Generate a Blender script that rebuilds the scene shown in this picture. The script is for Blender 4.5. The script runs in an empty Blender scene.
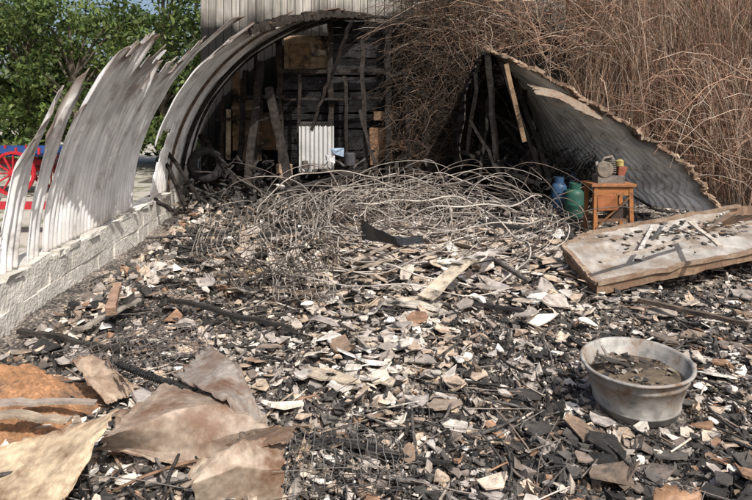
import bpy, math, random
import numpy as np
from mathutils import Vector, Matrix
rng=np.random.default_rng(7); random.seed(7)
scene=bpy.context.scene
F=600.0; CH=1.6; HZ=115.0; U0=376.0
def G(u,v,z=0.0):
    """site survey: world position of a point standing at height z"""
    Y=F*(CH-z)/(v-HZ); return np.array([(u-U0)*Y/F,Y,z])
def D(u,v,Y):
    """site survey: world position of a point on the vertical plane Y"""
    return np.array([(u-U0)*Y/F,Y,CH-(v-HZ)*Y/F])

# ---------------------------------------------------------------- materials
def nodes_of(name):
    m=bpy.data.materials.new(name); m.use_nodes=True
    nt=m.node_tree; b=nt.nodes['Principled BSDF']; return m,nt,b
def vmat(name,rough=0.85,nscale=18.0,lo=0.6,hi=1.25,bump=0.35,bscale=60.0,metal=0.0,spec=0.3,stain=None,stain_scale=3.0,stain_lo=.5,stain_hi=.6,trans=0.0,det=4,bdist=.02):
    m,nt,b=nodes_of(name); N=nt.nodes; L=nt.links
    at=N.new('ShaderNodeAttribute'); at.attribute_name='Col'
    tc=N.new('ShaderNodeNewGeometry')
    n1=N.new('ShaderNodeTexNoise'); n1.inputs['Scale'].default_value=nscale; n1.inputs['Detail'].default_value=det
    L.new(tc.outputs['Position'],n1.inputs['Vector'])
    mr=N.new('ShaderNodeMapRange'); mr.inputs[1].default_value=.3; mr.inputs[2].default_value=.7
    mr.inputs[3].default_value=lo; mr.inputs[4].default_value=hi
    L.new(n1.outputs['Fac'],mr.inputs[0])
    mx=N.new('ShaderNodeVectorMath'); mx.operation='SCALE'
    L.new(at.outputs['Color'],mx.inputs[0]); L.new(mr.outputs[0],mx.inputs['Scale'])
    col=mx.outputs[0]
    if stain is not None:
        n2=N.new('ShaderNodeTexNoise'); n2.inputs['Scale'].default_value=stain_scale; n2.inputs['Detail'].default_value=6; n2.inputs['Roughness'].default_value=.7
        L.new(tc.outputs['Position'],n2.inputs['Vector'])
        m2=N.new('ShaderNodeMapRange'); m2.inputs[1].default_value=stain_lo; m2.inputs[2].default_value=stain_hi
        L.new(n2.outputs['Fac'],m2.inputs[0])
        mi=N.new('ShaderNodeMix'); mi.data_type='RGBA'
        L.new(m2.outputs[0],mi.inputs[0]); L.new(col,mi.inputs[6]); mi.inputs[7].default_value=(*stain,1)
        col=mi.outputs[2]
    L.new(col,b.inputs['Base Color'])
    b.inputs['Roughness'].default_value=rough; b.inputs['Metallic'].default_value=metal
    b.inputs['Specular IOR Level'].default_value=spec
    if bump>0:
        n3=N.new('ShaderNodeTexNoise'); n3.inputs['Scale'].default_value=bscale; n3.inputs['Detail'].default_value=3
        L.new(tc.outputs['Position'],n3.inputs['Vector'])
        bp=N.new('ShaderNodeBump'); bp.inputs['Strength'].default_value=bump; bp.inputs['Distance'].default_value=bdist
        L.new(n3.outputs['Fac'],bp.inputs['Height']); L.new(bp.outputs[0],b.inputs['Normal'])
    if trans>0:
        out=N['Material Output']; tr=N.new('ShaderNodeBsdfTranslucent'); ms=N.new('ShaderNodeMixShader')
        ms.inputs[0].default_value=trans; L.new(col,tr.inputs[0]); L.new(b.outputs[0],ms.inputs[1]); L.new(tr.outputs[0],ms.inputs[2])
        L.new(ms.outputs[0],out.inputs['Surface'])
    return m
M_debris=vmat('debris_mat',stain=(.07,.06,.053),stain_scale=11,stain_lo=.54,stain_hi=.70,lo=.65)
M_char=vmat('charcoal_mat',rough=.65,lo=.5,hi=2.0,bump=.8,bscale=70,spec=.25,nscale=30)
M_soot=vmat('soot_timber_mat',rough=.8,lo=.5,hi=1.6,bump=.6,bscale=40,spec=.10,nscale=12)
M_wood=vmat('timber_mat',rough=.8,nscale=9,stain=(.02,.018,.016),stain_scale=2.5,stain_lo=.5,stain_hi=.62)
M_wire=vmat('wire_mat',rough=.6,metal=.25,bump=0,det=1,nscale=6)
M_sheet=vmat('corrugated_mat',rough=.6,nscale=3,lo=.75,hi=1.12,bump=.1,stain=(.17,.11,.075),stain_scale=2.2,stain_lo=.53,stain_hi=.75,spec=.35)
M_scrap=vmat('scrap_sheet_mat',rough=.6,nscale=28,lo=.68,hi=1.2,bump=.25,bscale=30,bdist=.006,stain=(.15,.085,.052),stain_scale=6,stain_lo=.44,stain_hi=.66,spec=.4,det=6)
M_block=vmat('blockwall_mat',rough=.95,nscale=10,lo=.7,hi=1.12,bump=.7,bscale=35,stain=(.16,.14,.12),stain_scale=3.5,stain_lo=.58,stain_hi=.75)
M_leaf=vmat('leaf_mat',rough=.5,nscale=1.5,lo=.7,hi=1.3,bump=0,trans=.35,det=1)
M_stem=vmat('stem_mat',rough=.8,nscale=2,lo=.7,hi=1.2,bump=0,spec=.25,det=1)
M_paint=vmat('painted_metal_mat',rough=.5,nscale=10,lo=.7,hi=1.1,bump=.1,stain=(.05,.035,.03),stain_scale=8,stain_lo=.55,stain_hi=.7)

# ---------------------------------------------------------------- mesh helpers
def mkobj(name,V,Fs,C=None,mat=None,parent=None,smooth=False):
    me=bpy.data.meshes.new(name)
    V=V.tolist() if isinstance(V,np.ndarray) else [tuple(map(float,v)) for v in V]
    me.from_pydata(V,[],Fs.tolist() if isinstance(Fs,np.ndarray) else Fs)
    if C is not None:
        a=me.attributes.new('Col','FLOAT_COLOR','FACE')
        c=np.ones((len(me.polygons),4),dtype=np.float32); c[:,:3]=np.asarray(C)[:len(c)]
        a.data.foreach_set('color',c.ravel())
    if mat: me.materials.append(mat)
    if smooth: me.polygons.foreach_set('use_smooth',[True]*len(me.polygons))
    me.update()
    o=bpy.data.objects.new(name,me); scene.collection.objects.link(o)
    if parent: o.parent=parent
    return o
def empty(name):
    o=bpy.data.objects.new(name,None); scene.collection.objects.link(o); return o
class Acc:
    def __init__(s): s.V=[];s.F=[];s.C=[]
    def add(s,V,Fs,col):
        o=len(s.V); s.V.extend([tuple(map(float,v)) for v in V]); s.F.extend([[i+o for i in f] for f in Fs])
        s.C.extend([tuple(col)]*len(Fs))
    def box(s,c,size,col,rz=0,j=0):
        c=np.array(c,float); sx,sy,sz=[a/2 for a in size]; V=[]
        for x in(-sx,sx):
            for y in(-sy,sy):
                for z in(-sz,sz):
                    p=np.array([x*math.cos(rz)-y*math.sin(rz),x*math.sin(rz)+y*math.cos(rz),z])+c
                    if j: p=p+rng.normal(0,j,3)
                    V.append(p)
        s.add(V,[[0,1,3,2],[4,6,7,5],[0,4,5,1],[2,3,7,6],[0,2,6,4],[1,5,7,3]],col)
    def beam(s,p,q,w,h,col,rough=0.0,seg=1,taper=1.0):
        p=np.array(p,float);q=np.array(q,float);d=q-p;d/=np.linalg.norm(d)
        up=np.array([0,0,1.]) if abs(d[2])<.9 else np.array([0,1.,0])
        a=np.cross(d,up);a/=np.linalg.norm(a);b=np.cross(a,d)
        V=[]
        for i in range(seg+1):
            t=i/seg;k=1+(taper-1)*t; c=p+(q-p)*t+ (rng.normal(0,rough,3) if rough else 0)
            for sa,sb in((-1,-1),(1,-1),(1,1),(-1,1)):
                V.append(c+a*sa*w/2*k*(1+rng.normal(0,rough*4))+b*sb*h/2*k*(1+rng.normal(0,rough*4)))
        Fs=[[0,3,2,1],[4*seg,4*seg+1,4*seg+2,4*seg+3]]
        for i in range(seg):
            for k in range(4):
                Fs.append([4*i+k,4*i+(k+1)%4,4*i+4+(k+1)%4,4*i+4+k])
        s.add(V,Fs,col)
    def tube(s,P,r,col,sides=6):
        P=np.array(P,float); V,Fs=tubes(P[None],np.array([[r]*len(P)]) if np.isscalar(r) else np.array(r)[None],sides)
        s.add(V,Fs.tolist(),col)
    def lathe(s,c,prof,col,seg=28,M=None,jit=0):
        V=[];n=len(prof)
        for i in range(seg):
            a=2*math.pi*i/seg
            for (r,z) in prof:
                rr=r*(1+jit*math.sin(3*a+z*9)+jit*.6*math.sin(7*a+2))
                p=np.array([rr*math.cos(a),rr*math.sin(a),z])
                if M is not None: p=np.array(M@Vector(p))
                V.append(p+np.array(c,float))
        Fs=[]
        for i in range(seg):
            j=(i+1)%seg
            for k in range(n-1): Fs.append([i*n+k,j*n+k,j*n+k+1,i*n+k+1])
        s.add(V,Fs,col)
    def obj(s,name,mat,parent=None,smooth=False): return mkobj(name,s.V,s.F,s.C,mat,parent,smooth)
def tubes(P,R,sides=3):
    """P (n,K,3), R (n,K)"""
    n,K,_=P.shape
    T=np.gradient(P,axis=1); T/=np.linalg.norm(T,axis=2,keepdims=True)+1e-9
    ref=np.array([.31,.52,.79]); A=np.cross(T,ref); A/=np.linalg.norm(A,axis=2,keepdims=True)+1e-9
    B=np.cross(T,A)
    ang=np.arange(sides)*2*math.pi/sides
    V=P[:,:,None,:]+R[:,:,None,None]*(np.cos(ang)[None,None,:,None]*A[:,:,None,:]+np.sin(ang)[None,None,:,None]*B[:,:,None,:])
    idx=np.arange(n*K*sides).reshape(n,K,sides)
    a=idx[:,:-1,:];b=np.roll(a,-1,axis=2);d=idx[:,1:,:];c=np.roll(d,-1,axis=2)
    return V.reshape(-1,3),np.stack([a,b,c,d],-1).reshape(-1,4)
def tubes_obj(name,P,R,cols,mat,sides=3,parent=None):
    V,Fs=tubes(P,R,sides); C=np.repeat(cols,(P.shape[1]-1)*sides,axis=0)
    return mkobj(name,V,Fs,C,mat,parent,smooth=True)
def cr(p,n,lin=False):
    p=np.asarray(p,float);m=len(p);t=np.linspace(0,m-1,n);i=np.clip(np.floor(t).astype(int),0,m-2);f=(t-i).reshape((-1,)+(1,)*(p.ndim-1))
    p0=p[np.maximum(i-1,0)];p1=p[i];p2=p[i+1];p3=p[np.minimum(i+2,m-1)]
    if lin: return p1*(1-f)+p2*f
    return .5*((2*p1)+(-p0+p2)*f+(2*p0-5*p1+4*p2-p3)*f**2+(-p0+3*p1-3*p2+p3)*f**3)
def sn(x,y,s=0.0):
    return (np.sin(x*1.7+s)*np.cos(y*1.3-s*2)+.6*np.sin(3.9*x+2.3*y+s*3)+.5*np.sin(-3.1*x+5.3*y+1+s)+.35*np.sin(8.7*x-4.9*y+s*5)+.25*np.sin(11.3*x+12.7*y+2*s))/2.0
def tri(x): return np.abs(((x/math.pi)%2)-1)*2-1
def sheet(name,ctrl,col,mat,noise=.01,thick=.003,parent=None,torn=0.0,seed=0.0,col2=None):
    """thin creased metal sheet with a ragged outline"""
    nu,nv=64,64
    ctrl=np.array(ctrl,float)
    g=.75*cr(np.swapaxes(cr(ctrl,nu,True),0,1),nv,True)+.25*cr(np.swapaxes(cr(ctrl,nu),0,1),nv); g=np.swapaxes(g,0,1)
    U,Vv=np.meshgrid(np.linspace(0,1,nu),np.linspace(0,1,nv),indexing='ij')
    cen=g.mean(axis=(0,1))
    e=np.minimum(np.minimum(U,1-U),np.minimum(Vv,1-Vv))
    rag=np.clip(1-e/.12,0,1)*(.6*sn(U*9,Vv*9,seed)+.5*tri(U*31+Vv*37+seed))*torn*1.6
    g[:,:,0]-=(g[:,:,0]-cen[0])*np.maximum(rag,-.02);g[:,:,1]-=(g[:,:,1]-cen[1])*np.maximum(rag,-.02)
    cz=noise*(1.3*tri(U*5+Vv*3+seed)+.9*tri(U*2.3-Vv*6+seed*2)+.25*np.abs(sn(U*4,Vv*4,seed))+.3*tri(U*15+Vv*11))
    g[:,:,2]+=cz; g[:,:,1]+=.4*noise*tri(U*6-Vv*4+seed)
    g[:,:,2]+=np.clip(1-e/.05,0,1)*.016*sn(U*6+2,Vv*6,seed+4)
    idx=np.arange(nu*nv).reshape(nu,nv)
    Fs=np.stack([idx[:-1,:-1],idx[1:,:-1],idx[1:,1:],idx[:-1,1:]],-1).reshape(-1,4)
    k=sn(U*4,Vv*4,seed+9)[:-1,:-1].reshape(-1,1); er=np.clip(1-e/.05,0,1)[:-1,:-1].reshape(-1,1)
    c2=np.array(col2 if col2 is not None else (.14,.08,.05)); w=np.clip(k*.6+er*.6-.2,0,.85)
    C=np.array(col)[None]*(1-w)+c2[None]*w
    o=mkobj(name,g.reshape(-1,3),Fs,C,mat,parent,smooth=False)
    sm=o.modifiers.new('solid','SOLIDIFY'); sm.thickness=thick
    return o

# ---------------------------------------------------------------- ground
def Xw(Y): return -2.6-0.1*(Y-4.17)
def H(x,y):
    x=np.asarray(x,float);y=np.asarray(y,float)
    h=.035*sn(x,y)+.02*sn(x*2.7,y*2.7,2.)+.012*sn(x*6,y*6,4.)
    h=h+.20*np.exp(-((x-.2)**2/2.2+(y-6.6)**2/1.6))+.10*np.exp(-((x-.3)**2/.12+(y-4.2)**2/.3))
    h=h+.06*np.exp(-(x-Xw(y)-.1)**2/.12)*(y>0)+.12/(1+np.exp(-(y-9.4)*4))
    edge=np.clip((x-Xw(y)+.3)/.3,0,1)*np.clip((7.2-x)/1.5,0,1)*np.clip((11.2-y)/.3,0,1)*np.clip((y+1)/1,0,1)
    return h*edge+.0
xs=np.linspace(-3.3,7.4,330); ys=np.concatenate([np.linspace(-1.2,2,30)[:-1],np.linspace(2,11.1,300)])
X,Y=np.meshgrid(xs,ys,indexing='ij'); Z=H(X,Y)+rng.normal(0,.007,X.shape)
mask=(X<Xw(Y)-.05); Z[mask]=-.03
Z[:, 0]=-.03; Z[-1,:]=-.03; Z[:,-1]=0
n1,n2=X.shape; idx=np.arange(n1*n2).reshape(n1,n2)
Fs=np.stack([idx[:-1,:-1],idx[1:,:-1],idx[1:,1:],idx[:-1,1:]],-1).reshape(-1,4)
m,nt,b=nodes_of('ash_ground_mat'); N=nt.nodes;L=nt.links
ge=N.new('ShaderNodeNewGeometry')
a1=N.new('ShaderNodeTexNoise');a1.inputs['Scale'].default_value=2.2;a1.inputs['Detail'].default_value=8;a1.inputs['Roughness'].default_value=.75
a2=N.new('ShaderNodeTexNoise');a2.inputs['Scale'].default_value=55;a2.inputs['Detail'].default_value=5
L.new(ge.outputs['Position'],a1.inputs['Vector']);L.new(ge.outputs['Position'],a2.inputs['Vector'])
ad=N.new('ShaderNodeMath');ad.operation='ADD';L.new(a1.outputs['Fac'],ad.inputs[0]);L.new(a2.outputs['Fac'],ad.inputs[1])
rp=N.new('ShaderNodeValToRGB');e=rp.color_ramp.elements
hf=N.new('ShaderNodeMath');hf.operation='MULTIPLY';hf.inputs[1].default_value=.5;L.new(ad.outputs[0],hf.inputs[0]);L.new(hf.outputs[0],rp.inputs[0])
e[0].position=.42;e[0].color=(.018,.016,.015,1);e[1].position=.60;e[1].color=(.34,.29,.24,1)
k=rp.color_ramp.elements.new(.51);k.color=(.11,.095,.082,1)
L.new(rp.outputs[0],b.inputs['Base Color']);b.inputs['Roughness'].default_value=.9
bp=N.new('ShaderNodeBump');bp.inputs['Strength'].default_value=.9;bp.inputs['Distance'].default_value=.03;L.new(a2.outputs['Fac'],bp.inputs['Height']);L.new(bp.outputs[0],b.inputs['Normal'])
mkobj('ash_ground',np.stack([X,Y,Z],-1).reshape(-1,3),Fs,None,m)
m,nt,b=nodes_of('ground_mat'); N=nt.nodes;L=nt.links
ge=N.new('ShaderNodeNewGeometry');a1=N.new('ShaderNodeTexNoise');a1.inputs['Scale'].default_value=.8;a1.inputs['Detail'].default_value=10;a1.inputs['Roughness'].default_value=.8
L.new(ge.outputs['Position'],a1.inputs['Vector']);rp=N.new('ShaderNodeValToRGB');L.new(a1.outputs['Fac'],rp.inputs[0])
e=rp.color_ramp.elements;e[0].position=.40;e[0].color=(.09,.10,.04,1);e[1].position=.50;e[1].color=(.38,.35,.30,1)
L.new(rp.outputs[0],b.inputs['Base Color']);b.inputs['Roughness'].default_value=.95
mkobj('ground',[(-300,-300,-.04),(300,-300,-.04),(300,300,-.04),(-300,300,-.04)],[[0,1,2,3]],None,m)

# ---------------------------------------------------------------- bulk debris
TUB=(1.41,3.25)
def place(n,ymin=1.2,ymax=10.9,pw=.5):
    r=rng.random(n*2); a,bb=ymin**-pw,ymax**-pw
    y=(a+r*(bb-a))**(-1/pw)
    hw=np.maximum(y*.72+.6,2.6)
    x=-hw+rng.random(n*2)*2*hw
    ok=(x>Xw(y)+.22)&(x<6.3)
    ok&=~(((x-TUB[0])**2+(y-TUB[1])**2)<.07)
    x=x[ok][:n];y=y[ok][:n]; return x,y
def lightness(x,y):
    v=.72+.38*sn(x*1.6,y*1.2,1.3)
    v+=.5*np.exp(-((x-.45)**2/1.3+(y-6.3)**2/1.6))+.35*np.exp(-((x-.15)**2/.25+(y-3.9)**2/.6))
    v-=.5*np.exp(-((x-.9)**2/.3+(y-2.9)**2/.6))+.5*np.exp(-((x+1.6)**2/.8+(y-4.9)**2/.15))+.45*np.exp(-((x-.9)**2/.5+(y-4.6)**2/.15))+.3*np.exp(-((x-1.6)**2/.8+(y-2.5)**2/.2))
    v-=.5/(1+np.exp(-(y-9.6)*3))
    return np.clip(v,.14,.97)
LIGHT=np.array([[.50,.42,.34],[.57,.50,.42],[.40,.345,.29],[.64,.59,.52],[.36,.285,.22],[.45,.405,.36],[.34,.305,.28],[.51,.40,.30],[.70,.67,.62],[.30,.265,.235],[.39,.34,.30],[.45,.35,.26]])
BROWN=np.array([[.22,.155,.11],[.19,.145,.11],[.27,.16,.10],[.17,.14,.12],[.24,.19,.155]])
DARK=np.array([[.03,.028,.026],[.045,.041,.038],[.065,.059,.054],[.02,.019,.018],[.10,.091,.083]])
def prisms(name,n,smin,smax,tmin,tmax,tilt,pal,mat,N=5,x=None,y=None,lift=0.0,skew=1.5,pw=.5,elong=.4,ymin=1.2,rock=False):
    if x is None: x,y=place(n,pw=pw,ymin=ymin)
    n=len(x)
    s=smin+(smax-smin)*rng.random(n)**skew*1.0
    s=s*(.8+.05*y)
    ang=np.arange(N)[None]/N*2*math.pi+rng.normal(0,.28,(n,N))
    rad=s[:,None]*(.6+.5*rng.random((n,N)))
    el=1-elong*rng.random(n)
    px=rad*np.cos(ang);py=rad*np.sin(ang)*el[:,None]
    t=(tmin+(tmax-tmin)*rng.random(n))*(.6+s/smax)
    k=(.35+.45*rng.random((n,N))) if rock else 1.0
    top=np.stack([px*k,py*k,np.repeat(t[:,None]/2,N,1)],-1);bot=np.stack([px*1.02,py*1.02,-np.repeat(t[:,None]/2,N,1)],-1)
    jz=.35 if rock else .12
    top+=rng.normal(0,1,top.shape)*t[:,None,None]*jz
    bend=rng.normal(0,.9,n)[:,None]*px**2/ (s[:,None]+1e-6)*(0 if rock else .35)
    top[...,2]+=bend;bot[...,2]+=bend
    V=np.concatenate([top,bot],1)
    az=rng.random(n)*2*math.pi;ti=np.abs(rng.normal(0,tilt,n));tz=rng.random(n)*2*math.pi
    c,s_=np.cos(tz),np.sin(tz); V=np.stack([V[...,0]*c[:,None]-V[...,1]*s_[:,None],V[...,0]*s_[:,None]+V[...,1]*c[:,None],V[...,2]],-1)
    c,s_=np.cos(ti),np.sin(ti); V=np.stack([V[...,0],V[...,1]*c[:,None]-V[...,2]*s_[:,None],V[...,1]*s_[:,None]+V[...,2]*c[:,None]],-1)
    c,s_=np.cos(az),np.sin(az); V=np.stack([V[...,0]*c[:,None]-V[...,1]*s_[:,None],V[...,0]*s_[:,None]+V[...,1]*c[:,None],V[...,2]],-1)
    z=H(x,y)+s*np.sin(ti)*.35+t*.3+lift*rng.random(n)
    V+=np.stack([x,y,z],-1)[:,None,:]
    base=np.arange(n)*2*N
    F1=(base[:,None]+np.arange(N)[None]).tolist();F2=(base[:,None]+N+np.arange(N)[::-1][None]).tolist()
    k=np.arange(N);side=np.stack([k+N,(k+1)%N+N,(k+1)%N,k],-1)
    F3=(base[:,None,None]+side[None]).reshape(-1,4).tolist()
    if pal=='mix':
        l=lightness(x,y); r=rng.random(n)
        ci=LIGHT[rng.integers(0,len(LIGHT),n)];cb=BROWN[rng.integers(0,len(BROWN),n)];cd=DARK[rng.integers(0,len(DARK),n)]
        C=np.where((r<l*.85)[:,None],ci,np.where((rng.random(n)<.4)[:,None],cb,cd))
    elif pal=='light': C=LIGHT[rng.integers(0,len(LIGHT),n)]
    else: C=DARK[rng.integers(0,len(DARK),n)]
    C=C*(.75+.4*rng.random((n,1)))
    Cc=np.concatenate([C,C,np.repeat(C,N,axis=0)],0)
    return mkobj(name,V.reshape(-1,3),F1+F2+F3,Cc,mat)
prisms('ash_crumbs',50000,.004,.018,.003,.012,.5,'mix',M_debris,N=5,pw=1.0,skew=1.3,elong=.6)
prisms('roof_sheet_shards',21000,.010,.065,.002,.007,.28,'mix',M_debris,N=6,lift=.035,skew=2.2,elong=.65)
prisms('broken_cement_sheets',1100,.04,.14,.004,.010,.24,'mix',M_debris,N=8,lift=.05,skew=2.0,elong=.6)
prisms('charcoal_lumps',13500,.008,.034,.008,.028,.5,'dark',M_char,N=5,lift=.02,skew=1.9,elong=.65,rock=True)
prisms('rubble_stones',1000,.015,.05,.02,.05,.4,'mix',M_debris,N=7,lift=.02,skew=1.8,rock=True)
n=1600;x=rng.normal(.45,.95,n);y=rng.normal(6.2,.75,n);prisms('pale_sheet_heap',n,.02,.13,.003,.009,.3,'light',M_debris,N=7,x=x,y=y,lift=.12,elong=.6,skew=1.8)
n=300;x=rng.normal(.15,.28,n);y=rng.normal(3.95,.45,n);prisms('pale_sheet_heap',n,.02,.10,.003,.009,.35,'light',M_debris,N=7,x=x,y=y,lift=.08,elong=.6,skew=2)
n=500;y=4+rng.random(n)*6.5;x=Xw(y)+.28+np.abs(rng.normal(0,.25,n));prisms('wall_foot_rubble',n,.02,.09,.01,.04,.4,'mix',M_debris,x=x,y=y,lift=.04,elong=.6,rock=True)
n=2400;y=9.0+rng.random(n)*1.7;x=-3+rng.random(n)*6.2;prisms('charred_heap',n,.02,.08,.01,.05,.6,'dark',M_char,x=x,y=y,lift=.22,elong=.7,rock=True)
n=900;y=8.6+rng.random(n)*2;x=-3+rng.random(n)*6.2;prisms('burnt_scraps',n,.02,.09,.003,.01,.5,'mix',M_debris,x=x,y=y,lift=.22,elong=.7)
def sticks(name,n,lmin,lmax,r0,r1,pal,mat,zl=.05,sides=4,pw=.5,tilt=.12,area=None):
    if area is None: x,y=place(n,pw=pw)
    else: x=area[0]+(area[1]-area[0])*rng.random(n);y=area[2]+(area[3]-area[2])*rng.random(n)
    n=len(x);l=lmin+(lmax-lmin)*rng.random(n)**2;a=rng.random(n)*math.pi;K=5
    t=np.linspace(-.5,.5,K)[None,:]
    px=x[:,None]+l[:,None]*t*np.cos(a)[:,None];py=y[:,None]+l[:,None]*t*np.sin(a)[:,None]
    bend=rng.normal(0,.06,n)[:,None]*l[:,None]*(1-(2*t)**2)
    px+=-np.sin(a)[:,None]*bend;py+=np.cos(a)[:,None]*bend
    px=np.maximum(px,Xw(py)+.2)
    pz=H(x,y)[:,None]+.015+zl*rng.random(n)[:,None]+l[:,None]*t*rng.normal(0,tilt,n)[:,None]; pz=np.maximum(pz,H(px,py)+.004)
    dt=np.sqrt((px-TUB[0])**2+(py-TUB[1])**2).min(axis=1)>.32
    R=(r0+(r1-r0)*rng.random(n))[:,None]*(1-.25*np.abs(t)*2)*np.ones((n,K))
    C=pal[rng.integers(0,len(pal),n)]*(.7+.5*rng.random((n,1)))
    return tubes_obj(name,np.stack([px,py,pz],-1)[dt],R[dt],C[dt],mat,sides)
sticks('charred_sticks',1400,.08,.5,.003,.012,DARK,M_char)
sticks('splintered_laths',700,.08,.5,.003,.009,np.concatenate([LIGHT[:5],BROWN]),M_wood)
sticks('scrap_rods',380,.2,1.1,.0018,.004,np.array([[.2,.17,.15],[.09,.07,.06],[.28,.25,.22]]),M_wire,pw=.5)
sticks('charred_rafters',70,.4,1.4,.015,.032,DARK,M_char,zl=.15,area=(-2.6,4.5,5.5,10.4),tilt=.15)
sticks('charred_rafters',60,.3,1.2,.012,.03,DARK,M_char,zl=.45,area=(-2.9,3.0,9.0,10.5),tilt=.4)

A=Acc()
def gb(u1,v1,z1,u2,v2,z2,w,h,col,acc=None):
    (acc or A).beam(G(u1,v1,z1),G(u2,v2,z2),w,h,col,rough=.006,seg=8,taper=.8)
gb(262,236,.35,372,215,.3,.09,.04,(.03,.03,.03))
gb(20,330,.12,120,350,.08,.04,.03,(.04,.035,.03)); gb(170,300,.12,290,328,.08,.04,.03,(.025,.022,.02))
gb(215,278,.2,262,270,.22,.13,.02,(.38,.27,.17)); gb(286,190,.75,376,168,.7,.07,.04,(.04,.035,.033))
gb(300,372,.08,395,384,.08,.12,.012,(.42,.35,.27)); gb(460,300,.12,560,318,.08,.04,.03,(.035,.03,.03))
gb(640,300,.1,750,325,.12,.05,.035,(.12,.09,.07)); gb(330,440,.08,450,464,.05,.025,.02,(.03,.028,.027)); gb(480,222,.4,545,232,.3,.08,.05,(.03,.03,.03))
gb(350,262,.3,400,240,.4,.04,.02,(.36,.30,.24)); gb(345,272,.3,395,258,.48,.18,.012,(.5,.4,.3)); gb(425,298,.2,470,258,.42,.16,.012,(.52,.44,.34)); gb(385,300,.18,440,308,.15,.18,.012,(.5,.45,.38)); gb(455,262,.4,500,250,.35,.12,.012,(.55,.5,.45))
gb(110,312,.2,118,285,.3,.07,.06,(.26,.17,.12)); gb(75,330,.1,140,300,.12,.05,.02,(.3,.26,.22))
A.obj('fallen_boards',M_wood)
sheet('black_plastic_sheet',[[G(360,222,.55),G(372,226,.62),G(396,238,.56),G(422,236,.5)],[G(362,238,.42),G(380,244,.46),G(400,246,.48),G(424,243,.44)]],(.035,.04,.048),M_paint,noise=.012,torn=.05,seed=12,col2=(.02,.02,.022))

# ---------------------------------------------------------------- left block wall
A=Acc()
for course in range(2):
    y=-0.6+(.22 if course else 0)
    while y<10.8:
        l=.44; c=(.68,.64,.57); k=.88+.2*random.random(); yc=y+l/2
        A.box((Xw(yc)-.1+rng.normal(0,.005),yc,.1+course*.222+rng.normal(0,.003)),(.22+rng.normal(0,.005),l-.008,.217),[v*k for v in c],rz=math.atan(.1),j=.005)
        y+=l
A.beam((Xw(-.6)-.1,-.6,.2),(Xw(10.8)-.1,10.8,.2),.185,.40,(.42,.40,.36))
y=-.5
while y<10.7:
    l=.1+.25*random.random(); kk=.8+.4*random.random()
    if random.random()<.8: A.box((Xw(y)-.1+rng.normal(0,.02),y,.437+rng.normal(0,.006)),(.2+rng.normal(0,.03),l,.035+.02*random.random()),[v*kk for v in (.58,.55,.49)],rz=.1,j=.008)
    y+=l
A.obj('concrete_block_wall',M_block)

# ---------------------------------------------------------------- corrugated shell (left)
def ell(y,phi,dx=0.0):
    return Xw(y)-.06+3.2*(1-math.cos(phi))+dx, .45+2.9*math.sin(phi)
def shell(name,y0,y1,topf,parent,pitch=.085,amp=.014,shear=0.0,phi0=0.0,dx=0.0,holes=None,nphi=60,fold=0.03):
    ny=int((y1-y0)/pitch*8)+1; V=[];Fs=[];C=[]
    yy=np.linspace(y0,y1,ny); jag=0;tops=[]
    for i,y in enumerate(yy):
        if i%6==0: jag=random.uniform(-.06,.04) if random.random()<.8 else random.uniform(-.2,.06)
        tops.append(max(phi0+.03,topf(y)+jag+.008*random.uniform(-1,1)))
    for i,y in enumerate(yy):
        s=math.sin(2*math.pi*y/pitch)
        for j in range(nphi+1):
            v=j/nphi; ph=phi0+(tops[i]-phi0)*v
            x,z=ell(y,ph,dx); nx,nz=-math.cos(ph),math.sin(ph)
            w=amp*s+fold*float(sn(np.array(y*2.0),np.array(ph*3.0),y0))*min(1,v*2)+.04*max(0,v-.85)/.15*math.sin(y*7+i*.01)
            V.append((x+nx*w,y+shear*ph,z+nz*w))
    n=nphi+1
    for i in range(ny-1):
        cb=.88+.2*random.random() if i%6==0 else cb
        for j in range(nphi):
            if holes and holes(yy[i],j/nphi): continue
            v=j/nphi; ph=phi0+(tops[i]-phi0)*v
            burn=max(0,(v-.84)/.16)*.95+max(0,(ph-.85)/.4)*.7+ .35*float(sn(np.array(yy[i]*3),np.array(v*6),3.))*(v>.5)
            burn=min(1,max(0,burn)); low=min(1,max(0,(.12-v)/.12))*.35
            c=np.array([.80,.79,.77])*(1-burn)+np.array([.11,.075,.055])*burn
            c=c*(1-low)+np.array([.28,.2,.14])*low
            Fs.append([i*n+j,(i+1)*n+j,(i+1)*n+j+1,i*n+j+1]);C.append(c*cb)
    o=mkobj(name,V,Fs,C,M_sheet,parent,smooth=True)
    sm=o.modifiers.new('s','SOLIDIFY');sm.thickness=.005
    return o
hut=empty('burnt_nissen_hut')
r=math.radians
ip=lambda y,a,bb:float(np.interp(y,a,bb))
shell('sheet_stub',3.2,4.05,lambda y:ip(y,[3.2,3.6,4.05],[.2,.26,.18]),hut)
shell('sheet_strip_1',4.25,4.53,lambda y:ip(y,[4.25,4.43,4.53],[.28,.49,.46]),hut)
shell('sheet_strip_2',4.64,4.83,lambda y:ip(y,[4.64,4.74,4.83],[.38,.53,.5]),hut)
shell('sheet_stub_2',4.08,4.2,lambda y:.16,hut)
shell('main_side_sheet',4.94,7.35,lambda y:ip(y,[4.94,5.1,5.3,5.9,6.3,6.7,6.95,7.2,7.35],[.50,.66,.69,.66,.58,.62,.70,.84,.97]),hut)
shell('rear_side_sheet',7.95,10.85,lambda y:ip(y,[7.95,8.2,8.7,9.5,10.2,10.85],[.7,.93,1.05,1.25,1.46,1.62]),hut,holes=lambda y,v:(y<8.6 and v<.35 and y<8.1+ v*1.5))
A=Acc()
yy=np.linspace(8.25,10.5,30);pp=np.interp(yy,[8.2,8.7,9.5,10.2,10.85],[.93,1.05,1.25,1.46,1.62])
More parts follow.
